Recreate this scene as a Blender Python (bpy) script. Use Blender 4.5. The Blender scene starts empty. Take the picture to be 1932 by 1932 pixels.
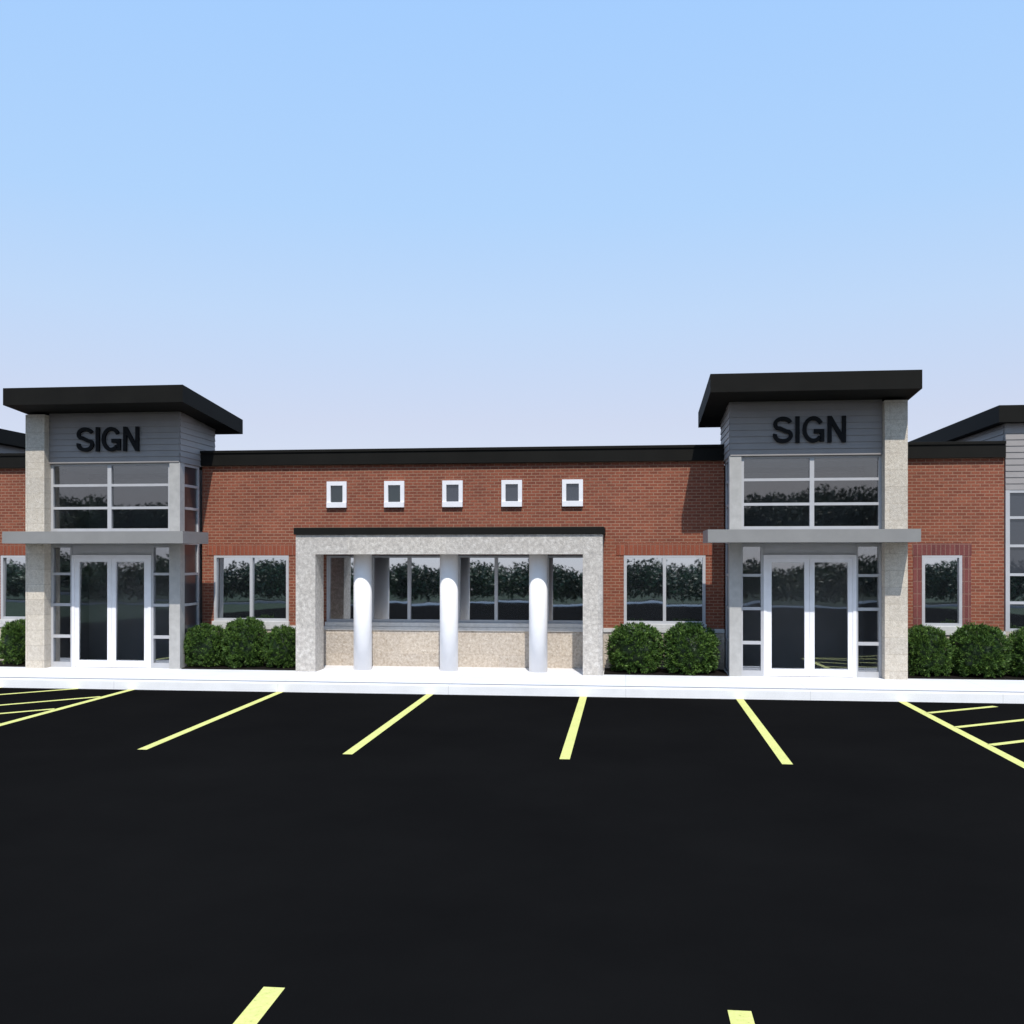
import bpy, bmesh, math, random
from mathutils import Vector, Matrix, noise
random.seed(7)
C = bpy.context.scene.collection
R = math.radians
SC = bpy.context.scene

# ------------------------------------------------------------------ render / colour
SC.view_settings.view_transform = 'Standard'
SC.view_settings.look = 'None'
SC.view_settings.gamma = 1.0
SC.view_settings.exposure = 0.0

# ------------------------------------------------------------------ light
SUN = Vector((0.225, -1.0, 1.36)).normalized()          # towards the sun
w = bpy.data.worlds.new("World"); SC.world = w
w.use_nodes = True
nt = w.node_tree; nt.nodes.clear()
out = nt.nodes.new('ShaderNodeOutputWorld'); bg = nt.nodes.new('ShaderNodeBackground')
sky = nt.nodes.new('ShaderNodeTexSky')
sky.sky_type = 'NISHITA'; sky.sun_disc = False
sky.sun_elevation = math.asin(SUN.z)
sky.sun_rotation = math.atan2(SUN.x, SUN.y)
sky.air_density = 1.0; sky.dust_density = 0.6; sky.ozone_density = 1.4
sky.altitude = 0
bg.inputs[1].default_value = 0.15
# thin bright haze over the clear sky: pale lavender at the horizon, light blue higher up (by elevation)
tc = nt.nodes.new('ShaderNodeTexCoord'); sx = nt.nodes.new('ShaderNodeSeparateXYZ'); nt.links.new(tc.outputs['Generated'], sx.inputs[0])
hz = nt.nodes.new('ShaderNodeValToRGB'); hz.color_ramp.interpolation = 'EASE'
stops = [(0, (.45, .465, .56)), (.131, (.432, .452, .565)), (.232, (.383, .49, .655)), (.325, (.324, .485, .71)), (.48, (.288, .47, .75)), (1, (.20, .36, .68))]
el = hz.color_ramp.elements
while len(el) < len(stops): el.new(.5)
for e_, (p_, c_) in zip(el, stops): e_.position = p_; e_.color = (*c_, 1)
hz.color_ramp.interpolation = 'LINEAR'
nt.links.new(sx.outputs[2], hz.inputs[0])
sc_ = nt.nodes.new('ShaderNodeVectorMath'); sc_.operation = 'SCALE'; sc_.inputs[3].default_value = 10
nt.links.new(hz.outputs[0], sc_.inputs[0])
mx = nt.nodes.new('ShaderNodeMix'); mx.data_type = 'RGBA'; mx.inputs[0].default_value = .8
nt.links.new(sky.outputs[0], mx.inputs[6]); nt.links.new(sc_.outputs[0], mx.inputs[7])
nt.links.new(mx.outputs[2], bg.inputs[0]); nt.links.new(bg.outputs[0], out.inputs[0])

sl = bpy.data.lights.new('sun', 'SUN'); sl.energy = 4.0; sl.angle = R(0.5); sl.color = (1.0, 0.955, 0.89)
so = bpy.data.objects.new('sun', sl); C.objects.link(so)
so.rotation_euler = (-SUN).to_track_quat('-Z', 'Y').to_euler()
so.location = (10, -20, 30)

# ------------------------------------------------------------------ camera (solved from the photograph's vanishing points)
cam = bpy.data.cameras.new('camera'); co = bpy.data.objects.new('camera', cam); C.objects.link(co)
SC.camera = co
cam.sensor_width = 36; cam.sensor_fit = 'HORIZONTAL'
cam.lens = 36 * 1888 / 1932
cam.shift_y = -(966 - 1050) / 1932
cam.clip_start = 0.05; cam.clip_end = 5000
co.location = (0, 0, 2.35)
co.rotation_euler = (R(90), 0, math.atan(214 / 1888))

# ------------------------------------------------------------------ node helpers
def new_mat(name):
    m = bpy.data.materials.new(name); m.use_nodes = True
    n = m.node_tree; n.nodes.clear()
    o = n.nodes.new('ShaderNodeOutputMaterial'); p = n.nodes.new('ShaderNodeBsdfPrincipled')
    n.links.new(p.outputs[0], o.inputs[0])
    return m, n, p
def N(n, t, **kw):
    d = n.nodes.new(t)
    for k, v in kw.items(): setattr(d, k, v)
    return d
def noise_tex(n, vec, scale, detail=4, rough=.55):
    t = N(n, 'ShaderNodeTexNoise'); t.inputs['Scale'].default_value = scale
    t.inputs['Detail'].default_value = detail; t.inputs['Roughness'].default_value = rough
    if vec is not None: n.links.new(vec, t.inputs['Vector'])
    return t
def ramp(n, fac, stops):
    r = N(n, 'ShaderNodeValToRGB')
    e = r.color_ramp.elements
    while len(e) < len(stops): e.new(.5)
    for el, (p, c) in zip(e, stops):
        el.position = p; el.color = (*c, 1) if len(c) == 3 else c
    n.links.new(fac, r.inputs[0]); return r
def mix(n, fac, a, b, mode='MIX'):
    m = N(n, 'ShaderNodeMix', data_type='RGBA', blend_type=mode)
    for s, v in ((m.inputs[0], fac), (m.inputs[6], a), (m.inputs[7], b)):
        if isinstance(v, (int, float)): s.default_value = v
        elif isinstance(v, tuple): s.default_value = (*v, 1)
        else: n.links.new(v, s)
    return m.outputs[2]
def objvec(n): return N(n, 'ShaderNodeTexCoord').outputs['Object']
def wallvec(n, swap=False):
    """(x + y, z) of a vertical wall, as a 2-D pattern vector"""
    s = N(n, 'ShaderNodeSeparateXYZ'); n.links.new(objvec(n), s.inputs[0])
    a = N(n, 'ShaderNodeMath', operation='ADD'); n.links.new(s.outputs[0], a.inputs[0]); n.links.new(s.outputs[1], a.inputs[1])
    c = N(n, 'ShaderNodeCombineXYZ')
    n.links.new(a.outputs[0], c.inputs[1 if swap else 0]); n.links.new(s.outputs[2], c.inputs[0 if swap else 1])
    return c.outputs[0]
def bump(n, p, h, strength, dist):
    b = N(n, 'ShaderNodeBump'); b.inputs['Strength'].default_value = strength; b.inputs['Distance'].default_value = dist
    n.links.new(h, b.inputs['Height']); n.links.new(b.outputs[0], p.inputs['Normal']); return b

def plain(name, col, rough=.6, var=.12, scale=6, metal=0, spec=.5, bmp=0):
    m, n, p = new_mat(name)
    v = objvec(n); t = noise_tex(n, v, scale, 5)
    lo = tuple(c * (1 - var) for c in col); hi = tuple(min(1, c * (1 + var)) for c in col)
    r = ramp(n, t.outputs[0], [(.3, lo), (.7, hi)])
    n.links.new(r.outputs[0], p.inputs['Base Color'])
    p.inputs['Roughness'].default_value = rough; p.inputs['Metallic'].default_value = metal
    p.inputs['Specular IOR Level'].default_value = spec
    if bmp:
        t2 = noise_tex(n, v, scale * 12, 4); bump(n, p, t2.outputs[0], .5, bmp)
    return m

def brick_mat(name, c1, c2, mortar, bw, bh, ms, swap=False, streak=.12, offset=.5, rough=.85):
    m, n, p = new_mat(name)
    v = wallvec(n, swap)
    b = N(n, 'ShaderNodeTexBrick', offset=offset)
    n.links.new(v, b.inputs['Vector'])
    b.inputs['Scale'].default_value = 1
    b.inputs['Brick Width'].default_value = bw; b.inputs['Row Height'].default_value = bh
    b.inputs['Mortar Size'].default_value = ms; b.inputs['Mortar Smooth'].default_value = .25
    b.inputs['Bias'].default_value = -.1
    b.inputs['Color1'].default_value = (*c1, 1); b.inputs['Color2'].default_value = (*c2, 1); b.inputs['Mortar'].default_value = (*mortar, 1)
    big = noise_tex(n, objvec(n), 1.3, 5)
    fine = noise_tex(n, objvec(n), 45, 3)
    rb = ramp(n, big.outputs[0], [(.3, (1 - streak,) * 3), (.7, (1 + streak * .6, 1 + streak * .5, 1 + streak * .4))])
    rf = ramp(n, fine.outputs[0], [(.3, (.82,) * 3), (.7, (1.15,) * 3)])
    c = mix(n, 1.0, b.outputs['Color'], rb.outputs[0], 'MULTIPLY'); c = mix(n, 1.0, c, rf.outputs[0], 'MULTIPLY')
    n.links.new(c, p.inputs['Base Color'])
    p.inputs['Roughness'].default_value = rough; p.inputs['Specular IOR Level'].default_value = .25
    inv = N(n, 'ShaderNodeMath', operation='MULTIPLY_ADD'); inv.inputs[1].default_value = -1; inv.inputs[2].default_value = 1
    n.links.new(b.outputs['Fac'], inv.inputs[0])
    bump(n, p, inv.outputs[0], .6, .008)
    return m

def stone_mat(name, cols, bw, bh, joint, jointcol, sc=16):
    """split-faced stone blocks: mottled, with thin joints"""
    m, n, p = new_mat(name)
    v = wallvec(n); o = objvec(n)
    b = N(n, 'ShaderNodeTexBrick'); n.links.new(v, b.inputs['Vector'])
    b.inputs['Scale'].default_value = 1; b.inputs['Brick Width'].default_value = bw; b.inputs['Row Height'].default_value = bh
    b.inputs['Mortar Size'].default_value = joint; b.inputs['Mortar Smooth'].default_value = .4
    b.inputs['Color1'].default_value = (.9, .9, .9, 1); b.inputs['Color2'].default_value = (1.06, 1.05, 1.02, 1)
    b.inputs['Mortar'].default_value = (*jointcol, 1)
    t = noise_tex(n, o, sc, 6, .7); t2 = noise_tex(n, o, sc * 4, 4, .7)
    r = ramp(n, t.outputs[0], [(.32, cols[0]), (.5, cols[1]), (.68, cols[2])])
    r2 = ramp(n, t2.outputs[0], [(.3, (.80, .80, .81)), (.7, (1.14, 1.13, 1.11))])
    c = mix(n, 1.0, r.outputs[0], r2.outputs[0], 'MULTIPLY'); c = mix(n, 1.0, c, b.outputs['Color'], 'MULTIPLY')
    n.links.new(c, p.inputs['Base Color'])
    p.inputs['Roughness'].default_value = .9; p.inputs['Specular IOR Level'].default_value = .2
    a = N(n, 'ShaderNodeMath', operation='ADD'); n.links.new(t.outputs[0], a.inputs[0]); n.links.new(t2.outputs[0], a.inputs[1])
    bump(n, p, a.outputs[0], .55, .02)
    return m

def glass_mat(name, refl, tint, see, dark):
    """architectural glass: a coated mirror-like reflection over a tinted view inside (or over an opaque dark colour standing in for the unlit room)"""
    m, n, p = new_mat(name)
    o = [x for x in n.nodes if x.type == 'OUTPUT_MATERIAL'][0]
    g = N(n, 'ShaderNodeBsdfGlossy'); g.inputs['Roughness'].default_value = .015; g.inputs['Color'].default_value = (*refl, 1)
    v = objvec(n)
    t = noise_tex(n, v, 1.5, 1.5, .4)
    b = N(n, 'ShaderNodeBump'); b.inputs['Strength'].default_value = .25; b.inputs['Distance'].default_value = .004
    n.links.new(t.outputs[0], b.inputs['Height']); n.links.new(b.outputs[0], g.inputs['Normal'])
    p.inputs['Base Color'].default_value = (*dark, 1); p.inputs['Roughness'].default_value = .3
    tr = N(n, 'ShaderNodeBsdfTransparent'); tr.inputs[0].default_value = (*tint, 1)
    m1 = N(n, 'ShaderNodeMixShader'); m1.inputs[0].default_value = see
    n.links.new(p.outputs[0], m1.inputs[1]); n.links.new(tr.outputs[0], m1.inputs[2])
    lw = N(n, 'ShaderNodeLayerWeight'); lw.inputs[0].default_value = .35
    f = N(n, 'ShaderNodeMapRange'); f.inputs[3].default_value = GL_REFL[name]; f.inputs[4].default_value = GL_MAX.get(name, .95)
    n.links.new(lw.outputs['Fresnel'], f.inputs[0])
    m2 = N(n, 'ShaderNodeMixShader'); n.links.new(f.outputs[0], m2.inputs[0])
    n.links.new(m1.outputs[0], m2.inputs[1]); n.links.new(g.outputs[0], m2.inputs[2])
    n.links.new(m2.outputs[0], o.inputs[0])
    return m
GL_REFL = {'window_glass': .68, 'tower_glass': .16, 'small_glass': .07, 'upper_glass': .11, 'dark_glass': .035}
GL_MAX = {'small_glass': .22, 'upper_glass': .5}

M = {}
M['brick'] = brick_mat('brick', (.26, .080, .045), (.180, .053, .032), (.31, .18, .12), .165, .06, .008)
M['soldier'] = brick_mat('soldier_brick', (.285, .082, .045), (.215, .060, .034), (.25, .12, .08), .235, .085, .010, swap=True, offset=0.0)
M['soldier_dark'] = brick_mat('dark_soldier_brick', (.185, .058, .052), (.135, .044, .042), (.23, .12, .095), .235, .085, .010, swap=True, offset=0.0)
M['stone'] = stone_mat('limestone_block', [(.53, .47, .39), (.62, .56, .475), (.70, .645, .565)], .62, .30, .007, (.80, .78, .75))
M['portico'] = stone_mat('portico_stone', [(.40, .375, .35), (.54, .505, .465), (.70, .67, .63)], 1.9, 2.0, .003, (.88, .87, .85), 15)
M['base'] = stone_mat('base_stone', [(.42, .35, .28), (.56, .49, .415), (.70, .64, .57)], .8, .40, .004, (.85, .82, .8), 20)
M['sill'] = plain('cast_stone_sill', (.55, .54, .52), .8, .1, 9)
M['post'] = plain('grey_post', (.40, .39, .37), .7, .1, 9)
M['siding'] = plain('grey_siding', (.275, .255, .245), .55, .06, 3, spec=.4)
M['roof'] = plain('charcoal_roof_metal', (.0095, .0090, .0075), .7, .15, 2, spec=.12)
M['soffit'] = plain('charcoal_soffit', (.02, .019, .017), .7, .1, 2, spec=.2)
M['alu'] = plain('aluminium_frame', (.44, .44, .45), .4, .05, 5, spec=.5)
M['awning'] = plain('awning_metal', (.255, .25, .24), .45, .06, 3, spec=.5)
M['white'] = plain('white_paint', (.80, .79, .80), .45, .04, 6)
M['column'] = plain('white_column_paint', (.88, .87, .87), .95, .03, 5, spec=.05)
M['dark'] = plain('black_sign_and_backing', (.011, .011, .012), .6, .1, 5, spec=.1)
M['interior'] = plain('interior_paint', (.42, .41, .40), .8, .08, 2)
M['interior_floor'] = plain('interior_tile', (.36, .36, .38), .5, .1, 3)
M['concrete'] = None
M['glass'] = glass_mat('window_glass', (.86, .9, .94), (.3, .34, .36), 0.0, (.006, .008, .010))
M['sglass'] = glass_mat('small_glass', (.9, .92, .95), (.3, .34, .36), 0.0, (.03, .033, .04))
M['dglass'] = glass_mat('dark_glass', (.9, .95, .92), (.3, .34, .36), 0.0, (.008, .012, .012))
M['uglass'] = glass_mat('upper_glass', (.9, .92, .95), (.66, .67, .68), 1.0, (.01, .012, .014))
M['tglass'] = glass_mat('tower_glass', (.9, .92, .95), (.90, .91, .92), 1.0, (.01, .012, .014))

def concrete(name, col, joint=1.5):
    m, n, p = new_mat(name)
    o = objvec(n)
    t = noise_tex(n, o, 2.2, 6, .6); t2 = noise_tex(n, o, 60, 3)
    r = ramp(n, t.outputs[0], [(.3, tuple(c * .93 for c in col)), (.7, tuple(min(1, c * 1.04) for c in col))])
    r2 = ramp(n, t2.outputs[0], [(.3, (.94,) * 3), (.7, (1.04,) * 3)])
    c = mix(n, 1.0, r.outputs[0], r2.outputs[0], 'MULTIPLY')
    s = N(n, 'ShaderNodeSeparateXYZ'); n.links.new(o, s.inputs[0])
    d = N(n, 'ShaderNodeMath', operation='DIVIDE'); d.inputs[1].default_value = joint; n.links.new(s.outputs[0], d.inputs[0])
    f = N(n, 'ShaderNodeMath', operation='FRACT'); n.links.new(d.outputs[0], f.inputs[0])
    l = N(n, 'ShaderNodeMath', operation='LESS_THAN'); l.inputs[1].default_value = .012 / joint; n.links.new(f.outputs[0], l.inputs[0])
    c = mix(n, l.outputs[0], c, tuple(x * .80 for x in col))
    n.links.new(c, p.inputs['Base Color'])
    p.inputs['Roughness'].default_value = .85; p.inputs['Specular IOR Level'].default_value = .2
    bump(n, p, t2.outputs[0], .3, .004)
    return m
M['walk'] = concrete('pale_concrete', (.80, .795, .80), 3.0)
M['joint'] = plain('joint_filler', (.24, .24, .25), .9, .15, 8)
M['kerb'] = concrete('kerb_concrete', (.88, .87, .855), 3.0)

def asphalt():
    m, n, p = new_mat('sealed_asphalt')
    o = objvec(n)
    t = noise_tex(n, o, .35, 6, .6); t2 = noise_tex(n, o, 180, 3, .7)
    r = ramp(n, t.outputs[0], [(.3, (.0060, .0058, .0058)), (.7, (.0084, .0081, .0079))])
    r2 = ramp(n, t2.outputs[0], [(.3, (.70,) * 3), (.72, (1.35,) * 3)])
    c = mix(n, 1.0, r.outputs[0], r2.outputs[0], 'MULTIPLY')
    n.links.new(c, p.inputs['Base Color'])
    p.inputs['Roughness'].default_value = 1; p.inputs['Specular IOR Level'].default_value = 0
    bump(n, p, t2.outputs[0], .5, .006)
    return m
M['asphalt'] = asphalt()
def paint():
    m, n, p = new_mat('yellow_line_paint')
    o = objvec(n)
    t = noise_tex(n, o, 35, 5, .7); t2 = noise_tex(n, o, 3, 3)
    r = ramp(n, t.outputs[0], [(.27, (.40, .40, .13)), (.42, (.70, .69, .21)), (.75, (.78, .77, .28))])
    r2 = ramp(n, t2.outputs[0], [(.3, (.92,) * 3), (.7, (1.04,) * 3)])
    n.links.new(mix(n, 1.0, r.outputs[0], r2.outputs[0], 'MULTIPLY'), p.inputs['Base Color'])
    p.inputs['Roughness'].default_value = .75; p.inputs['Specular IOR Level'].default_value = .2
    return m
M['paint'] = paint()
def leaf(name, a, b, c):
    m, n, p = new_mat(name)
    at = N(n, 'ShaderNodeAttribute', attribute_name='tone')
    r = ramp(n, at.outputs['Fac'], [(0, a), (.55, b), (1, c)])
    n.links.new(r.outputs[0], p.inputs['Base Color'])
    p.inputs['Roughness'].default_value = .55; p.inputs['Specular IOR Level'].default_value = .3
    return m
M['bush'] = leaf('evergreen_leaf', (.012, .028, .006), (.052, .110, .018), (.15, .24, .042))
M['tree'] = leaf('tree_leaf', (.010, .026, .009), (.022, .055, .018), (.045, .095, .028))
M['bark'] = plain('bark', (.06, .045, .03), .9, .3, 20)
M['soil'] = plain('dark_mulch', (.012, .010, .008), .95, .4, 30, spec=.1, bmp=.02)
M['lawn'] = plain('lawn_grass', (.014, .028, .010), .9, .3, 1.2, spec=.1)

# ------------------------------------------------------------------ mesh helpers
class MB:
    def __init__(s): s.bm = bmesh.new()
    def box(s, x0, x1, y0, y1, z0, z1, bevel=0):
        x0, x1 = sorted((x0, x1)); y0, y1 = sorted((y0, y1)); z0, z1 = sorted((z0, z1))
        v = [s.bm.verts.new(p) for p in ((x0,y0,z0),(x1,y0,z0),(x1,y1,z0),(x0,y1,z0),(x0,y0,z1),(x1,y0,z1),(x1,y1,z1),(x0,y1,z1))]
        fs = [s.bm.faces.new([v[i] for i in q]) for q in ((0,3,2,1),(4,5,6,7),(0,1,5,4),(1,2,6,5),(2,3,7,6),(3,0,4,7))]
        if bevel:
            bmesh.ops.bevel(s.bm, geom=list({e for f in fs for e in f.edges}), offset=bevel, segments=2, affect='EDGES', profile=.6)
        return s
    def prism(s, poly, z0, z1):
        area = sum(a[0]*b[1]-b[0]*a[1] for a, b in zip(poly, poly[1:]+poly[:1]))
        if area < 0: poly = poly[::-1]
        lo = [s.bm.verts.new((x, y, z0)) for x, y in poly]; hi = [s.bm.verts.new((x, y, z1)) for x, y in poly]
        s.bm.faces.new(lo[::-1]); s.bm.faces.new(hi); n = len(poly)
        for i in range(n): s.bm.faces.new((lo[i], lo[(i+1)%n], hi[(i+1)%n], hi[i]))
        return s
    def hexa(s, pts):
        """8 points ordered like box(): bottom ring then top ring"""
        v = [s.bm.verts.new(p) for p in pts]
        for q in ((0,3,2,1),(4,5,6,7),(0,1,5,4),(1,2,6,5),(2,3,7,6),(3,0,4,7)): s.bm.faces.new([v[i] for i in q])
        return s
    def lathe(s, cx, cy, prof, seg=40):
        rings = []
        for r, z in prof:
            rings.append([s.bm.verts.new((cx + r*math.cos(2*math.pi*i/seg), cy + r*math.sin(2*math.pi*i/seg), z)) for i in range(seg)])
        for a, b in zip(rings, rings[1:]):
            for i in range(seg): s.bm.faces.new((a[i], a[(i+1)%seg], b[(i+1)%seg], b[i]))
        s.bm.faces.new(rings[0][::-1]); s.bm.faces.new(rings[-1]); return s
    def quad(s, *p):
        s.bm.faces.new([s.bm.verts.new(q) for q in p]); return s
    def build(s, name, mat, parent=None, smooth=False, fix=True):
        if fix: bmesh.ops.recalc_face_normals(s.bm, faces=s.bm.faces)
        me = bpy.data.meshes.new(name); s.bm.to_mesh(me); s.bm.free()
        me.materials.append(mat)
        if smooth:
            for p in me.polygons: p.use_smooth = abs(p.normal.z) < .9
        o = bpy.data.objects.new(name, me); C.objects.link(o)
        if parent is not None: attach(o, parent)
        return o
def world_loc(o):
    l = Vector(o.location)
    return l + world_loc(o.parent) if o.parent and o.type == 'EMPTY' else l
def attach(o, parent):
    o.parent = parent
    base = parent
    while base.parent: base = base.parent
    if parent is base: o.matrix_parent_inverse = Matrix.Translation(-base.location)
def tag(o, label, cat, group=None):
    o['label'] = label; o['category'] = cat
    if group: o['group'] = group
    return o
def struct(o, kind='structure'): o['kind'] = kind; return o
def empty(name, loc):
    o = bpy.data.objects.new(name, None); o.location = loc; o.empty_display_size = .3; C.objects.link(o); return o

def wall(mb, x0, x1, z0, z1, yf, yb, openings):
    """a vertical wall with real openings (x0,x1,z0,z1) cut through it, including reveals"""
    xs = sorted({x0, x1, *[v for o in openings for v in o[:2]]}); zs = sorted({z0, z1, *[v for o in openings for v in o[2:]]})
    def solid(i, j):
        if i < 0 or j < 0 or i >= len(xs)-1 or j >= len(zs)-1: return False
        cx, cz = (xs[i]+xs[i+1])/2, (zs[j]+zs[j+1])/2
        return not any(a < cx < b and c < cz < d for a, b, c, d in openings)
    for i in range(len(xs)-1):
        for j in range(len(zs)-1):
            if not solid(i, j): continue
            a, b, c, d = xs[i], xs[i+1], zs[j], zs[j+1]
            mb.quad((a,yf,c),(b,yf,c),(b,yf,d),(a,yf,d)); mb.quad((b,yb,c),(a,yb,c),(a,yb,d),(b,yb,d))
            if not solid(i-1, j): mb.quad((a,yb,c),(a,yf,c),(a,yf,d),(a,yb,d))
            if not solid(i+1, j): mb.quad((b,yf,c),(b,yb,c),(b,yb,d),(b,yf,d))
            if not solid(i, j-1): mb.quad((a,yb,c),(b,yb,c),(b,yf,c),(a,yf,c))
            if not solid(i, j+1): mb.quad((a,yf,d),(b,yf,d),(b,yb,d),(a,yb,d))
    bmesh.ops.remove_doubles(mb.bm, verts=mb.bm.verts, dist=1e-5)
    return mb

# ------------------------------------------------------------------ setting
G0 = 0.15                                            # sidewalk level
YB = 19.75                                           # brick face
struct(MB().quad((-900,-900,-.12),(900,-900,-.12),(900,900,-.12),(-900,900,-.12)).build('ground', M['lawn']))
struct(MB().box(-26, 26, -58, 16.9, -.4, 0).build('parking_lot', M['asphalt']))
struct(MB().box(-26, 26, 17.10, 26.5, -.3, G0).build('sidewalk', M['walk']))
struct(MB().box(-26, 26, 16.976, 17.099, -.3, G0+.002).build('kerb_joint', M['joint']))
kb = MB(); kb.box(-26, 26, 16.8, 16.975, -.2, G0 + .004, bevel=.012); struct(kb.build('kerb', M['kerb']))
kb = MB(); kb.box(-26, 26, -58.3, -58.01, -.2, .16, bevel=.02); struct(kb.build('kerb', M['kerb']))
# a pavement and a drive beyond the lot (mirrored in the windows)
struct(MB().box(-140, 140, -59.8, -58.9, -.3, .06).build('pavement', M['joint']))
struct(MB().box(-140, 140, -68, -60.5, -.3, -.06).build('road', M['asphalt']))

def line(x0, y0, x1, y1, wd=.12, z=.004):
    d = Vector((x1-x0, y1-y0)).normalized(); n = Vector((-d.y, d.x)) * wd/2
    return ((x0+n.x, y0+n.y, z), (x0-n.x, y0-n.y, z), (x1-n.x, y1-n.y, z), (x1+n.x, y1+n.y, z))
bays = [(-5.95, -5.84, 'second yellow bay line from the left, slanting to the kerb below the left shrubs'),
        (-3.31, -3.28, 'yellow bay line meeting the kerb in front of the white columns'),
        (-0.70, -0.70, 'steep yellow bay line meeting the kerb at the right end of the portico'),
        (1.87, 1.82, 'yellow bay line meeting the kerb at the left edge of the right entrance')]
for x0, x1, lab in bays:
    m = MB(); m.quad(*line(x0, 16.795, x1, 11.58))
    tag(m.build('parking_line', M['paint']), lab, 'parking line', 'yellow parking bay lines by the kerb')
for x0, lab in ((-1.90, 'near yellow bay line cut off by the bottom edge, on the left'), (.585, 'short near yellow bay line at the bottom edge, on the right')):
    m = MB(); m.quad(*line(x0, 5.27, x0 + .02, -.2))
    tag(m.build('parking_line', M['paint']), lab, 'parking line', 'yellow bay lines of the near row')
def hatch(x, sgn, stripes, lab):
    m = MB()
    m.quad(*line(x, 16.795, x, 11.60, .125, .004))
    m.quad(*line(x + sgn*.06, 11.66, x + sgn*2.45, 11.66, .125, .0042))
    m.quad(*line(x + sgn*2.5, 16.795, x + sgn*2.5, 11.60, .125, .004))
    for (a, b, c, d) in stripes: m.quad(*line(a, b, c, d, .11, .008))
    tag(m.build('hatched_bay', M['paint']), lab, 'road marking', 'hatched no parking bays')
hatch(-8.66, -1, [(-8.72, 14.50, -11.1, 12.2), (-8.72, 15.85, -11.1, 13.45), (-9.65, 16.78, -11.1, 15.35), (-8.72, 13.15, -10.2, 11.7)],
      'yellow hatched no parking bay with diagonal stripes at the left edge')
hatch(4.45, 1, [(4.51, 15.60, 5.75, 16.40), (4.51, 14.33, 6.9, 15.88), (4.51, 13.03, 6.9, 14.58), (4.51, 11.8, 6.9, 13.3)],
      'yellow hatched no parking bay with diagonal stripes at the right edge')

for x0, x1 in ((-8.63, -6.29), (-.40, 1.88), (5.04, 10.5), (-16, -11.80)):
    m = MB(); m.box(x0, x1, 18.72, 19.65, G0 - .05, G0 + .02); struct(m.build('mulch_bed', M['soil']))

# ------------------------------------------------------------------ the building
B = empty('office_building', (-3.4, 19.75, G0))
tag(B, 'long single storey brick and stone office building with two grey entrance towers', 'building')

def part(mb, name, mat, parent=B, label=None, smooth=False):
    o = mb.build(name, mat, parent, smooth)
    if label: o['label'] = label
    return o
def tilted_pane(mb, x0, x1, z0, z1, y, tilt=R(.9)):
    """a sheet of glass 8 mm thick leaning back by a hair at the top"""
    dy = math.tan(tilt) * (z1 - z0); t = .008
    mb.hexa([(x0,y,z0),(x1,y,z0),(x1,y+t,z0),(x0,y+t,z0),(x0,y+dy,z1),(x1,y+dy,z1),(x1,y+dy+t,z1),(x0,y+dy+t,z1)])

def window(x0, x1, mullion=True, z0=1.03, z1=2.37, y=YB, sill=True, label=None):
    f = MB(); t = .055; ya, yb = y - .015, y + .085
    f.box(x0, x0+t, ya, yb, z0, z1); f.box(x1-t, x1, ya, yb, z0, z1)
    f.box(x0+t, x1-t, ya, yb, z1-t*.8, z1); f.box(x0+t, x1-t, ya, yb, z0, z0+t)
    xm = (x0+x1)/2
    if mullion: f.box(xm-.03, xm+.03, ya+.002, yb, z0+t, z1-t*.8)
    o = part(f, 'window', M['alu'], B, label)
    for a, b in (((x0+t, xm-.03), (xm+.03, x1-t)) if mullion else ((x0+t, x1-t),)):
        p = MB(); tilted_pane(p, a, b, z0+t, z1-t*.8, y + .03, R(.9) + random.uniform(-.0018, .0018)); p.build('pane', M['glass'], o)
        p = MB(); p.box(a, b, y+.1, y+.13, z0+t, z1-t*.8); p.build('unlit_room_backing', M['dark'], o)  # black sheet added behind the pane, stands in for the unlit room
    if sill:
        s = MB(); s.box(x0-.02, x1+.02, y-.075, y+.08, z0-.085, z0, bevel=.006); s.build('sill', M['sill'], o)
    return o

WIN = [(-8.40, -6.815, True), (-6.02, -5.30, False), (-5.11, -3.53, True), (-3.345, -1.77, True), (-1.56, -.74, False), (-.03, 1.546, True)]
SM = [-5.805, -4.617, -3.43, -2.24, -1.035]
XL, XR = -8.66, 1.91                                  # inner corners of the two towers
XLO, XRO = -11.77, 5.01                               # outer edges of their stone piers
def brick_wing(x0, x1, wins, small=()):
    ops = [(a, b, .945, 2.37) for a, b, *_ in wins] + [(c-.15, c+.15, 3.42, 3.80) for c in small]
    part(wall(MB(), x0, x1, .9, 4.25, YB, YB+.25, ops), 'brick_wall', M['brick'])
brick_wing(XL + .005, XR - .005, WIN, SM)
RW = (5.59, 6.32); LW = (-13.08, -12.35)
brick_wing(XRO - .35, 7.085, [RW])
brick_wing(-13.845, XLO + .35, [LW])
for a, b, mu in WIN: window(a, b, mu)
window(*RW, mullion=False); window(*LW, mullion=False)
# soldier courses over the windows
for a, b in ((-8.55, -6.66), (-.18, 1.70)):
    part(MB().box(a, b, YB-.012, YB-.001, 2.375, 2.61), 'soldier_course', M['soldier'])
part(MB().box(LW[0]-.17, LW[1]+.17, YB-.012, YB-.001, 2.375, 2.61), 'soldier_course', M['soldier'])
for (a, b) in (RW,):
    m = MB(); m.box(a-.17, b+.17, YB-.012, YB-.001, 2.375, 2.60)
    m.box(a-.16, a-.003, YB-.010, YB-.001, .95, 2.372); m.box(b+.003, b+.16, YB-.010, YB-.001, .95, 2.372)
    part(m, 'soldier_course', M['soldier_dark'], B, 'dark purplish brick surround of the single window')
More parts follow.
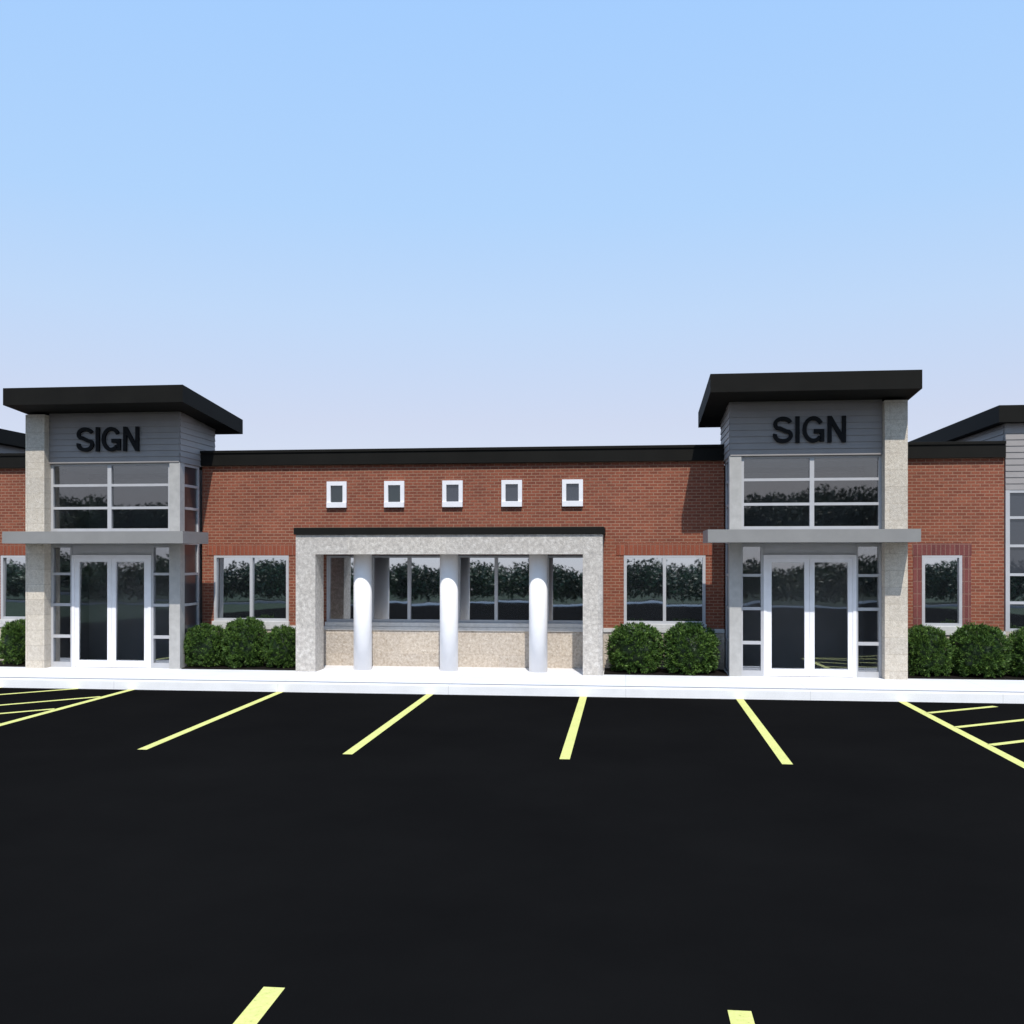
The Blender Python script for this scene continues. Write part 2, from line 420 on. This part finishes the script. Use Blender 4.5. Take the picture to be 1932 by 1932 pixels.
# small square windows
for c in SM:
    m = MB(); ya, yb = YB-.045, YB+.06
    x0, x1, z0, z1 = c-.205, c+.205, 3.335, 3.868
    gx0, gx1, gz0, gz1 = c-.125, c+.125, 3.445, 3.785
    m.box(x0, gx0, ya, yb, gz0, z1); m.box(gx1, x1, ya, yb, gz0, z1); m.box(gx0, gx1, ya, yb, gz1, z1)
    m.box(x0, x1, ya-.025, yb, z0, gz0, bevel=.006)
    o = part(m, 'small_window', M['white'])
    p = MB(); tilted_pane(p, gx0, gx1, gz0, gz1, YB+.0, R(.9)+random.uniform(-.004, .004)); p.build('pane', M['dglass' if c < -4 else 'sglass'], o)
    p = MB(); p.box(gx0, gx1, YB+.065, YB+.09, gz0-.02, gz1+.01); p.build('unlit_room_backing', M['dark'], o)  # added black sheet: darkness of the room put in as colour
# stone base
for x0, x1, wins in ((XL+.006, XR-.006, WIN), (XRO-.34, 7.08, [RW]), (-13.84, XLO+.34, [LW])):
    m = MB(); m.box(x0, x1, YB-.06, YB+.2, G0-.1, .865)
    part(m, 'stone_base', M['base'])
    m = MB()                                           # ledge on top of the base between the windows
    m.box(x0, x1, YB-.085, YB-.002, .868, .943, bevel=.005)
    part(m, 'stone_ledge', M['sill'])
# parapets and flat roofs
for x0, x1 in ((XL+.004, XR-.004), (XRO-.30, 7.08), (-13.84, XLO+.30)):
    m = MB(); m.box(x0, x1, YB-.09, YB+.35, 4.21, 4.455); part(m, 'parapet', M['roof'])
    m = MB(); m.box(x0, x1, YB-.115, YB+.37, 4.458, 4.515, bevel=.006); part(m, 'parapet_coping', M['roof'])
part(MB().box(-13.8, 7.05, YB+.40, 26.2, 4.0, 4.15), 'flat_roof', M['roof'])
m = MB(); m.box(-13.8, 7.05, 26.0, 26.3, G0-.1, 4.45); part(m, 'brick_wall', M['brick'])

# portico
PX0, PX1, PY0, PY1 = -6.265, -.418, 18.55, 19.08
m = MB()                                              # one frame: two piers and the beam they carry
yz = (PY0, PY1)
m.box(PX0, PX0+.385, PY0, PY1, G0-.05, 2.39); m.box(PX1-.365, PX1, PY0, PY1, G0-.05, 2.39)
m.box(PX0, PX1, PY0, PY1, 2.392, 2.765)
part(m, 'portico_frame', M['portico'])
part(MB().box(PX0+.01, PX1-.01, PY1+.002, YB-.02, 2.40, 2.74), 'portico_ceiling', M['soffit'])
m = MB(); m.box(PX0-.03, PX1+.03, PY0-.04, YB-.015, 2.768, 2.90, bevel=.006); part(m, 'portico_roof', M['roof'])
for px in (-5.09, -3.385, -1.655):
    m = MB(); r = .176
    m.lathe(px, 19.06, [(r, G0-.02), (r, 2.39)])
    part(m, 'column', M['column'], B, smooth=True)

# entrance towers
def tower(X, s):
    """X: outer edge of the stone pier, s: +1 when the tower runs to the right of it"""
    u = lambda a: X + s*a
    W = 3.11; YG = 18.82
    bx = lambda mb, a, b, *r, **k: mb.box(u(a), u(b), *r, **k)
    part(bx(MB(), 0, .395, 18.55, 18.98, G0-.05, 5.15), 'stone_pier', M['stone'])
    # corner post
    part(bx(MB(), W-.215, W, 18.72, 18.93, G0-.05, 4.19), 'corner_post', M['post'])
    # lap siding: front, inner side, outer side and back (shingled boards)
    z0, z1, bh = 4.195, 5.20, .118
    m = MB(); nb = int(round((z1-z0)/bh))
    def boards(fn, a, b, zlo=z0, zhi=z1):
        z = zlo; t = .014
        while z < zhi - .01:
            zt = min(z + bh, zhi)
            fn(a, b, z, zt, t); z = zt
    def front(a, b, z, zt, t):
        m.hexa([(min(u(a),u(b)),18.72-t,z),(max(u(a),u(b)),18.72-t,z),(max(u(a),u(b)),18.80,z),(min(u(a),u(b)),18.80,z),
                (min(u(a),u(b)),18.72,zt-.001),(max(u(a),u(b)),18.72,zt-.001),(max(u(a),u(b)),18.80,zt-.001),(min(u(a),u(b)),18.80,zt-.001)])
    boards(front, .40, W-.015)
    def side(xu, dirn, ya, yb):
        def fn(a, b, z, zt, t):
            xo, xi = xu + dirn*t, xu - dirn*.06
            pts = [(xi,ya,z),(xo,ya,z),(xo,yb,z),(xi,yb,z),(xi,ya,zt-.001),(xu,ya,zt-.001),(xu,yb,zt-.001),(xi,yb,zt-.001)]
            m.hexa(pts)
        return fn
    boards(side(u(W)-s*.002, s, 18.735, 20.4), 0, 0)
    boards(side(u(.06), -s, 18.985, 20.4), 0, 0)
    m.box(u(.07), u(W-.07), 20.30, 20.39, 4.16, 5.10)
    part(m, 'siding', M['siding'])
    # roof: a thick slab, high at the front, dropping to the back
    a, b = -.08, 3.52; xa, xb = sorted((u(a), u(b)))
    yf, yr, fz0, fz1, rz0, rz1 = 17.95, 20.92, 5.25, 5.575, 5.005, 5.315
    m = MB()
    m.hexa([(xa,yf,fz0),(xb,yf,fz0),(xb,yr,rz0),(xa,yr,rz0),(xa,yf,fz1),(xb,yf,fz1),(xb,yr,rz1),(xa,yr,rz1)])
    rf = part(m, 'tower_roof', M['roof'])
    # awning
    poly = [(u(-.03),17.85),(u(3.57),17.85),(u(3.57),19.0),(u(W+.003),19.0),(u(W+.003),18.715),(u(.40),18.715),(u(.40),18.545),(u(-.03),18.545)]
    part(MB().prism(poly, 2.60, 2.825), 'awning', M['awning'])
    # curtain wall above the awning
    fy0, fy1 = YG-.045, YG+.055
    def bars(mb, rects):
        for q in rects: bx(mb, q[0], q[1], fy0 + (q[4] if len(q) > 4 else 0), fy1, q[2], q[3])
    L, Rr = .398, W-.217
    mid0, mid1 = 1.585, 1.665
    zl = [(2.84, 2.905), (3.285, 3.335), (3.735, 3.785), (4.15, 4.19)]
    m = MB(); bars(m, [(L, L+.05, 2.84, 4.19), (Rr-.05, Rr, 2.84, 4.19)])
    for a_, b_ in zl: bars(m, [(L+.05, mid0, a_, b_, .003), (mid1, Rr-.05, a_, b_, .003)])
    bars(m, [(mid0, mid1, 2.84, 4.19)])
    o = part(m, 'upper_window', M['alu'])
    for (za, zb) in ((2.905, 3.285), (3.335, 3.735), (3.785, 4.15)):
        for a_, b_ in ((L+.05, mid0), (mid1, Rr-.05)):
            p = MB(); xa_, xb_ = sorted((u(a_), u(b_))); tilted_pane(p, xa_, xb_, za, zb, YG+.0, R(-1.35)+random.uniform(-.004,.004)); p.build('pane', M['uglass'], o)
    # spandrel behind the awning
    part(bx(MB(), L, Rr, fy0+.004, fy1, 2.585, 2.838), 'spandrel', M['alu'])
    # sidelights either side of the door
    d0, d1 = .84, 2.49
    hz = [(G0, .255), (.735, .795), (1.365, 1.42), (1.98, 2.03), (2.53, 2.583)]
    for a_, b_ in ((L, d0-.002), (d1+.002, Rr)):
        m = MB(); bars(m, [(a_, a_+.045, G0, 2.583), (b_-.03, b_, G0, 2.583)])
        for p_, q_ in hz: bars(m, [(a_+.045, b_-.03, p_, q_, .003)])
        o = part(m, 'sidelight', M['alu'])
        for (z_, _), (_, y_) in zip([(h[1], 0) for h in hz[:-1]], [(0, h[0]) for h in hz[1:]]):
            p = MB(); xa_, xb_ = sorted((u(a_+.045), u(b_-.03))); tilted_pane(p, xa_, xb_, z_, y_, YG+.0, R(.7)+random.uniform(-.004,.004)); p.build('pane', M['tglass'], o)
    # door frame, header panel and two leaves
    m = MB(); bars(m, [(d0, d0+.06, G0, 2.38, -.01), (d1-.06, d1, G0, 2.38, -.01), (d0+.06, d1-.06, 2.32, 2.38, -.01)])
    part(m, 'door_frame', M['white'])
    part(bx(MB(), d0, d1, fy0+.012, fy1, 2.383, 2.583), 'door_header', M['alu'])
    for a_, b_, g0, g1 in ((d0+.062, 1.663, .985, 1.578), (1.667, d1-.062, 1.755, 2.345)):
        m = MB()
        for r_ in ((a_, g0, G0+.01, 2.318), (g1, b_, G0+.01, 2.318), (g0, g1, G0+.01, .292), (g0, g1, 2.245, 2.318)):
            bx(m, r_[0], r_[1], YG-.04, YG+.01, r_[2], r_[3])
        o = part(m, 'door', M['white'])
        p = MB(); xa_, xb_ = sorted((u(g0), u(g1))); tilted_pane(p, xa_, xb_, .292, 2.245, YG-.024, R(.9)); p.build('pane', M['tglass'], o)
    # side glazing between corner post and brick wall
    xg = u(W-.02); x2 = u(W-.09)
    m = MB(); ya, yb = 18.935, YB-.09
    def sb(ya_, yb_, z_0, z_1): m.box(xg, x2, ya_, yb_, z_0, z_1)
    sb(ya, ya+.04, G0, 4.19); sb(yb-.06, yb, G0, 4.19)
    rows = [G0+.05, .765, 1.39, 2.0, 2.71, 3.31, 3.76, 4.165]
    for z_ in rows: sb(ya+.04, yb-.06, z_-(.12 if z_ == 2.71 else .025), z_+(.12 if z_ == 2.71 else .025))
    o = part(m, 'side_window', M['alu'])
    for za, zb in zip(rows, rows[1:]):
        za += .12 if za == 2.71 else .025; zb -= .12 if zb == 2.71 else .025
        p = MB(); p.box(u(W-.05), u(W-.058), ya+.04, yb-.06, za, zb); p.build('pane', M['sglass'], o)
    # inside of the vestibule
    part(MB().box(u(.41), u(W-.12), 18.9, 20.29, G0-.04, G0+.006), 'interior_floor', M['interior_floor'])
    m = MB(); m.box(u(.30), u(W-.1), 20.2, 20.28, G0-.05, 4.15); m.box(u(.31), u(.40), 18.985, 20.195, G0+.007, 4.15)
    m.box(u(W-.2), u(W-.1), YB+.01, 20.195, G0+.007, 4.15)
    part(m, 'interior_wall', M['interior'])
    part(MB().box(u(.41), u(W-.21), 18.90, 20.19, 4.10, 4.15), 'interior_ceiling', M['interior'])
    part(MB().box(u(.41), u(W-.11), 18.90, 20.19, 2.62, 2.74), 'interior_ceiling', M['interior'])
tower(XLO, 1); tower(XRO, -1)
# two small spotlights behind the upper glass of the left tower
for x_ in (-11.24, -8.98):
    m = MB(); m.lathe(x_, 18.98, [(.035, 4.0), (.06, 4.01), (.06, 4.10)], 16); part(m, 'spotlight', M['dark'], smooth=True)

# end volumes with deep flat roofs, only partly in the picture
def end_volume(X, s):
    u = lambda a: X + s*a
    yf = YB - .04
    m = MB(); z0, bh = 3.60, .118; z = z0
    while z < 4.84:
        zt = min(z+bh, 4.85); xa, xb = sorted((u(0), u(3.6)))
        m.hexa([(xa,yf-.014,z),(xb,yf-.014,z),(xb,yf+.08,z),(xa,yf+.08,z),(xa,yf,zt-.001),(xb,yf,zt-.001),(xb,yf+.08,zt-.001),(xa,yf+.08,zt-.001)])
        xi, xo, x1 = u(.08), u(-.014), u(0)
        m.hexa([(xi,yf+.085,z),(xo,yf+.085,z),(xo,26.1,z),(xi,26.1,z),(xi,yf+.085,zt-.001),(x1,yf+.085,zt-.001),(x1,26.1,zt-.001),(xi,26.1,zt-.001)])
        z = zt
    part(m, 'siding', M['siding'])
    xa, xb = sorted((u(-.17), u(4.2)))
    rf = part(MB().box(xa, xb, 19.55, 27, 4.855, 5.17), 'volume_roof', M['roof'])
    rows = [.97, 1.48, 2.01, 2.55, 3.08, 3.57]; cols = [0.0, 1.2, 2.4, 3.6]
    m = MB()
    for c in cols: m.box(u(c), u(c+.075), yf-.01, yf+.08, .945, 3.595)
    for a, b in zip(cols, cols[1:]):
        for z in rows: m.box(u(a+.075), u(b), yf-.006, yf+.08, z-.025, z+.025)
    o = part(m, 'curtain_wall', M['alu'])
    for a, b in zip(cols, cols[1:]):
        for za, zb in zip(rows, rows[1:]):
            p = MB(); xa_, xb_ = sorted((u(a+.075), u(b))); tilted_pane(p, xa_, xb_, za+.025, zb-.025, yf+.03, R(.8)+random.uniform(-.003,.003)); p.build('pane', M['sglass'] if za > 1.9 else M['glass'], o)
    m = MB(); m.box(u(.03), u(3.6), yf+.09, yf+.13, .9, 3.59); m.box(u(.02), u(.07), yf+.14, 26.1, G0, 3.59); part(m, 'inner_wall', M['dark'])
    m = MB(); m.box(u(-.005), u(3.68), yf-.02, yf+.08, G0-.05, .943); part(m, 'stone_base', M['base'])
end_volume(7.09, 1); end_volume(-13.85, -1)

# ------------------------------------------------------------------ signs
def sign(cx, lab):
    """four solid grotesque capitals, 48 cm tall, drawn as constant-width strokes"""
    bm = bmesh.new(); H_, T, D = .48, .071, .05
    def ribbon(pts):
        n = len(pts); rows = []
        for k, (x, z) in enumerate(pts):
            a, b = pts[max(0, k-1)], pts[min(n-1, k+1)]
            dx, dz = b[0]-a[0], b[1]-a[1]; L_ = math.hypot(dx, dz); nx, nz = -dz/L_*T/2, dx/L_*T/2
            rows.append([bm.verts.new(q) for q in ((x+nx, 0, z+nz), (x-nx, 0, z-nz), (x-nx, D, z-nz), (x+nx, D, z+nz))])
        for r0, r1 in zip(rows, rows[1:]):
            for q in range(4): bm.faces.new((r0[q], r0[(q+1) % 4], r1[(q+1) % 4], r1[q]))
        bm.faces.new(rows[0][::-1]); bm.faces.new(rows[-1])
    def arc(cx_, cz_, rx, rz, a0, a1, n=14):
        return [(cx_ + rx*math.cos(R(a0+(a1-a0)*k/n)), cz_ + rz*math.sin(R(a0+(a1-a0)*k/n))) for k in range(n+1)]
    def poly(pts):
        lo = [bm.verts.new((x, 0, z)) for x, z in pts]; hi = [bm.verts.new((x, D, z)) for x, z in pts]
        bm.faces.new(lo); bm.faces.new(hi[::-1]); k = len(pts)
        for q in range(k): bm.faces.new((lo[q], hi[q], hi[(q+1) % k], lo[(q+1) % k]))
    x = -.665; h = T/2; rz = (H_ - T)/4; rx = (.36 - T)/2      # S
    cx_ = x + .18
    ribbon(arc(cx_, H_-h-rz, rx, rz, 15, 235, 16)[:-1] + [(cx_-.06, H_/2+.028), (cx_+.06, H_/2-.028)] + arc(cx_, h+rz, rx*1.03, rz, 55, -195, 18)[1:])
    x += .36 + .055                                             # I
    poly([(x, 0), (x+T+.004, 0), (x+T+.004, H_), (x, H_)])
    x += T + .06                                                # G
    cx_ = x + .20; rx = .20 - h; rr = (H_ - T)/2
    ribbon(arc(cx_, H_/2, rx, rr, 32, 318, 30) )
    poly([(cx_+.01, .17), (cx_+.20, .17), (cx_+.20, .245), (cx_+.01, .245)])
    poly([(cx_+.122, .02), (cx_+.20, .02), (cx_+.20, .168), (cx_+.122, .168)])
    x += .40 + .065                                             # N
    wN = .335
    poly([(x, 0), (x+T, 0), (x+T, H_), (x, H_)]); poly([(x+wN-T, 0), (x+wN, 0), (x+wN, H_), (x+wN-T, H_)])
    poly([(x+T+.001, H_), (x+T+.001, H_-.155), (x+wN-T-.001, 0), (x+wN-T-.001, .155)])
    for v in bm.verts: v.co.x *= .955
    bmesh.ops.recalc_face_normals(bm, faces=bm.faces)
    me = bpy.data.meshes.new('sign'); bm.to_mesh(me); bm.free(); me.materials.append(M['dark'])
    o = bpy.data.objects.new('sign', me); C.objects.link(o)
    o.location = (cx, 18.655, 4.42)
    tag(o, lab, 'sign', 'SIGN letterings on the towers')
sign(-10.13, 'black SIGN letters on the siding of the left entrance tower')
sign(3.315, 'black SIGN letters on the siding of the right entrance tower')

# ------------------------------------------------------------------ shrubs
def foliage_mesh(name, w_, h_, clumps, per, ll, lw, mat, seed, core=True):
    rnd = random.Random(seed); bm = bmesh.new()
    tone = bm.faces.layers.float.new('tone')
    off = Vector((rnd.uniform(0, 50), rnd.uniform(0, 50), 3))
    def surf(d, k=1.0):
        r = 1 + .14 * noise.noise(d*1.7 + off) + .09 * noise.noise(d*4.5 + off)
        z = d.z
        q = Vector((d.x, d.y, 0)); 
        ex = .88                                     # boxy egg: fuller low down
        if z < 0:                                    # nearly straight sides below the middle
            hl = math.hypot(d.x, d.y); g_ = (hl**.45)/hl if hl > .02 else 1
            d = Vector((d.x*g_, d.y*g_, z))
        p = Vector((math.copysign(abs(d.x)**ex, d.x)*w_/2, math.copysign(abs(d.y)**ex, d.y)*w_/2*.95, (math.copysign(abs(z)**.85, z)+1)/2*h_))
        c = Vector((0, 0, h_*.45))
        return c + (p - c)*r*k
    def rd():
        while 1:
            v = Vector((rnd.uniform(-1,1), rnd.uniform(-1,1), rnd.uniform(-1,1)))
            if .05 < v.length < 1: return v.normalized()
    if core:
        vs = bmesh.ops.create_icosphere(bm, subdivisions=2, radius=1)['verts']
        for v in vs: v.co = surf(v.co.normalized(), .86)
        for f in bm.faces: f[tone] = .0  # added inner core blocks light; darkest tone paints the shade between leaves
    for _ in range(clumps):
        d = rd()
        if d.z < -.9: continue
        cpos = surf(d, rnd.uniform(.90, 1.0)); ct = rnd.random()
        cr = rnd.uniform(.035, .07) * w_
        axis = (d + Vector((0, 0, .5)) + rd()*.4).normalized()
        for _ in range(per):
            a = (axis + rd()*.75).normalized()
            p = cpos + rd()*cr*rnd.random()
            if p.z < .01: continue
            sd = a.cross(rd()).normalized()*lw*rnd.uniform(.7, 1.3)/2; L_ = a*ll*rnd.uniform(.6, 1.3)
            f = bm.faces.new([bm.verts.new(q) for q in (p-sd*.4, p+L_*.5-sd, p+L_, p+L_*.5+sd)])
            f[tone] = max(0, min(1, .45*ct + .55*rnd.random()))
    me = bpy.data.meshes.new(name); bm.to_mesh(me); bm.free(); me.materials.append(mat)
    return me
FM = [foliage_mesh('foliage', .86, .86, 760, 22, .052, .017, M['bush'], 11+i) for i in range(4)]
def stem_mesh():
    m = MB(); m.lathe(0, 0, [(.035, 0), (.025, .3)], 10)
    for a in (0, 2.1, 4.2): m.lathe(.05*math.cos(a), .05*math.sin(a), [(.016, .02), (.012, .34)], 8)
    me = bpy.data.meshes.new('stem'); m.bm.to_mesh(me); m.bm.free(); me.materials.append(M['bark']); return me
SM_ = stem_mesh()
k_ = 0
def bush(x, y, sw, sh, label, group):
    global k_
    r = empty('shrub', (x, y, G0 + .02)); tag(r, label, 'shrub', group)
    r.scale = (sw, sw, sh); r.rotation_euler = (0, 0, k_*1.9)
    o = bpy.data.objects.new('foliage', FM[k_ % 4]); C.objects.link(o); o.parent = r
    o = bpy.data.objects.new('stem', SM_); C.objects.link(o); o.parent = r
    k_ += 1
gl, gm, gr, g0 = 'round shrubs between left tower and portico', 'round shrubs between portico and right tower', 'round shrubs right of the right tower', 'round shrubs left of the left tower'
bush(-8.31, 19.17, 0.936, .92, 'round green shrub against the left tower, left of its group of three', gl)
bush(-7.53, 19.22, 1.007, 1.06, 'tallest of the three round shrubs between left tower and portico', gl)
bush(-6.72, 19.17, 0.846, .90, 'smaller round green shrub against the left pier of the portico', gl)
bush(.19, 19.15, 1.137, 1.02, 'round green shrub nearer the portico, under the left pane of the right window', gm)
bush(1.22, 19.13, 1.158, 1.03, 'round green shrub next to the left corner of the right tower', gm)
bush(5.50, 19.18, 0.956, 1.0, 'round green shrub against the stone pier of the right tower', gr)
bush(6.42, 19.18, 1.137, 1.05, 'wide round green shrub under the brick wall right of the single window', gr)
bush(7.33, 19.18, 0.956, .98, 'round green shrub cut off by the right edge of the picture', gr)
bush(-12.28, 19.2, 0.906, .98, 'round green shrub at the left edge, beside the left tower pier', g0)

# ------------------------------------------------------------------ far trees behind the camera, mirrored in the glass
def treeline():
    rnd = random.Random(5); bm = bmesh.new(); tone = bm.faces.layers.float.new('tone')
    x = -110
    while x < 110:
        h = rnd.uniform(3.9, 5.3); wd = rnd.uniform(4, 7); y = -78 + rnd.uniform(-5, 5); tt = rnd.uniform(-.25, .25)
        for _ in range(1700):
            d = Vector((rnd.gauss(0, .42), rnd.gauss(0, .42), rnd.gauss(0, .45)))
            if d.length > 1.0: continue
            p = Vector((x + d.x*wd*.62, y + d.y*wd*.62, h*.5 + d.z*h*.5))
            if p.z < .1: continue
            n1 = Vector((rnd.gauss(0,1), rnd.gauss(0,1), rnd.gauss(0,1))).normalized(); n2 = n1.cross(Vector((rnd.gauss(0,1), rnd.gauss(0,1), 1))).normalized()
            s_ = rnd.uniform(.12, .30)
            f = bm.faces.new([bm.verts.new(q) for q in (p-n1*s_, p+n2*s_*.6, p+n1*s_, p-n2*s_*.6)]); f[tone] = max(0, min(1, rnd.random()*.8 + tt))
        x += rnd.uniform(1.2, 2.3)
    me = bpy.data.meshes.new('treeline'); bm.to_mesh(me); bm.free(); me.materials.append(M['tree'])
    o = bpy.data.objects.new('treeline', me); C.objects.link(o); struct(o, 'stuff')
treeline()
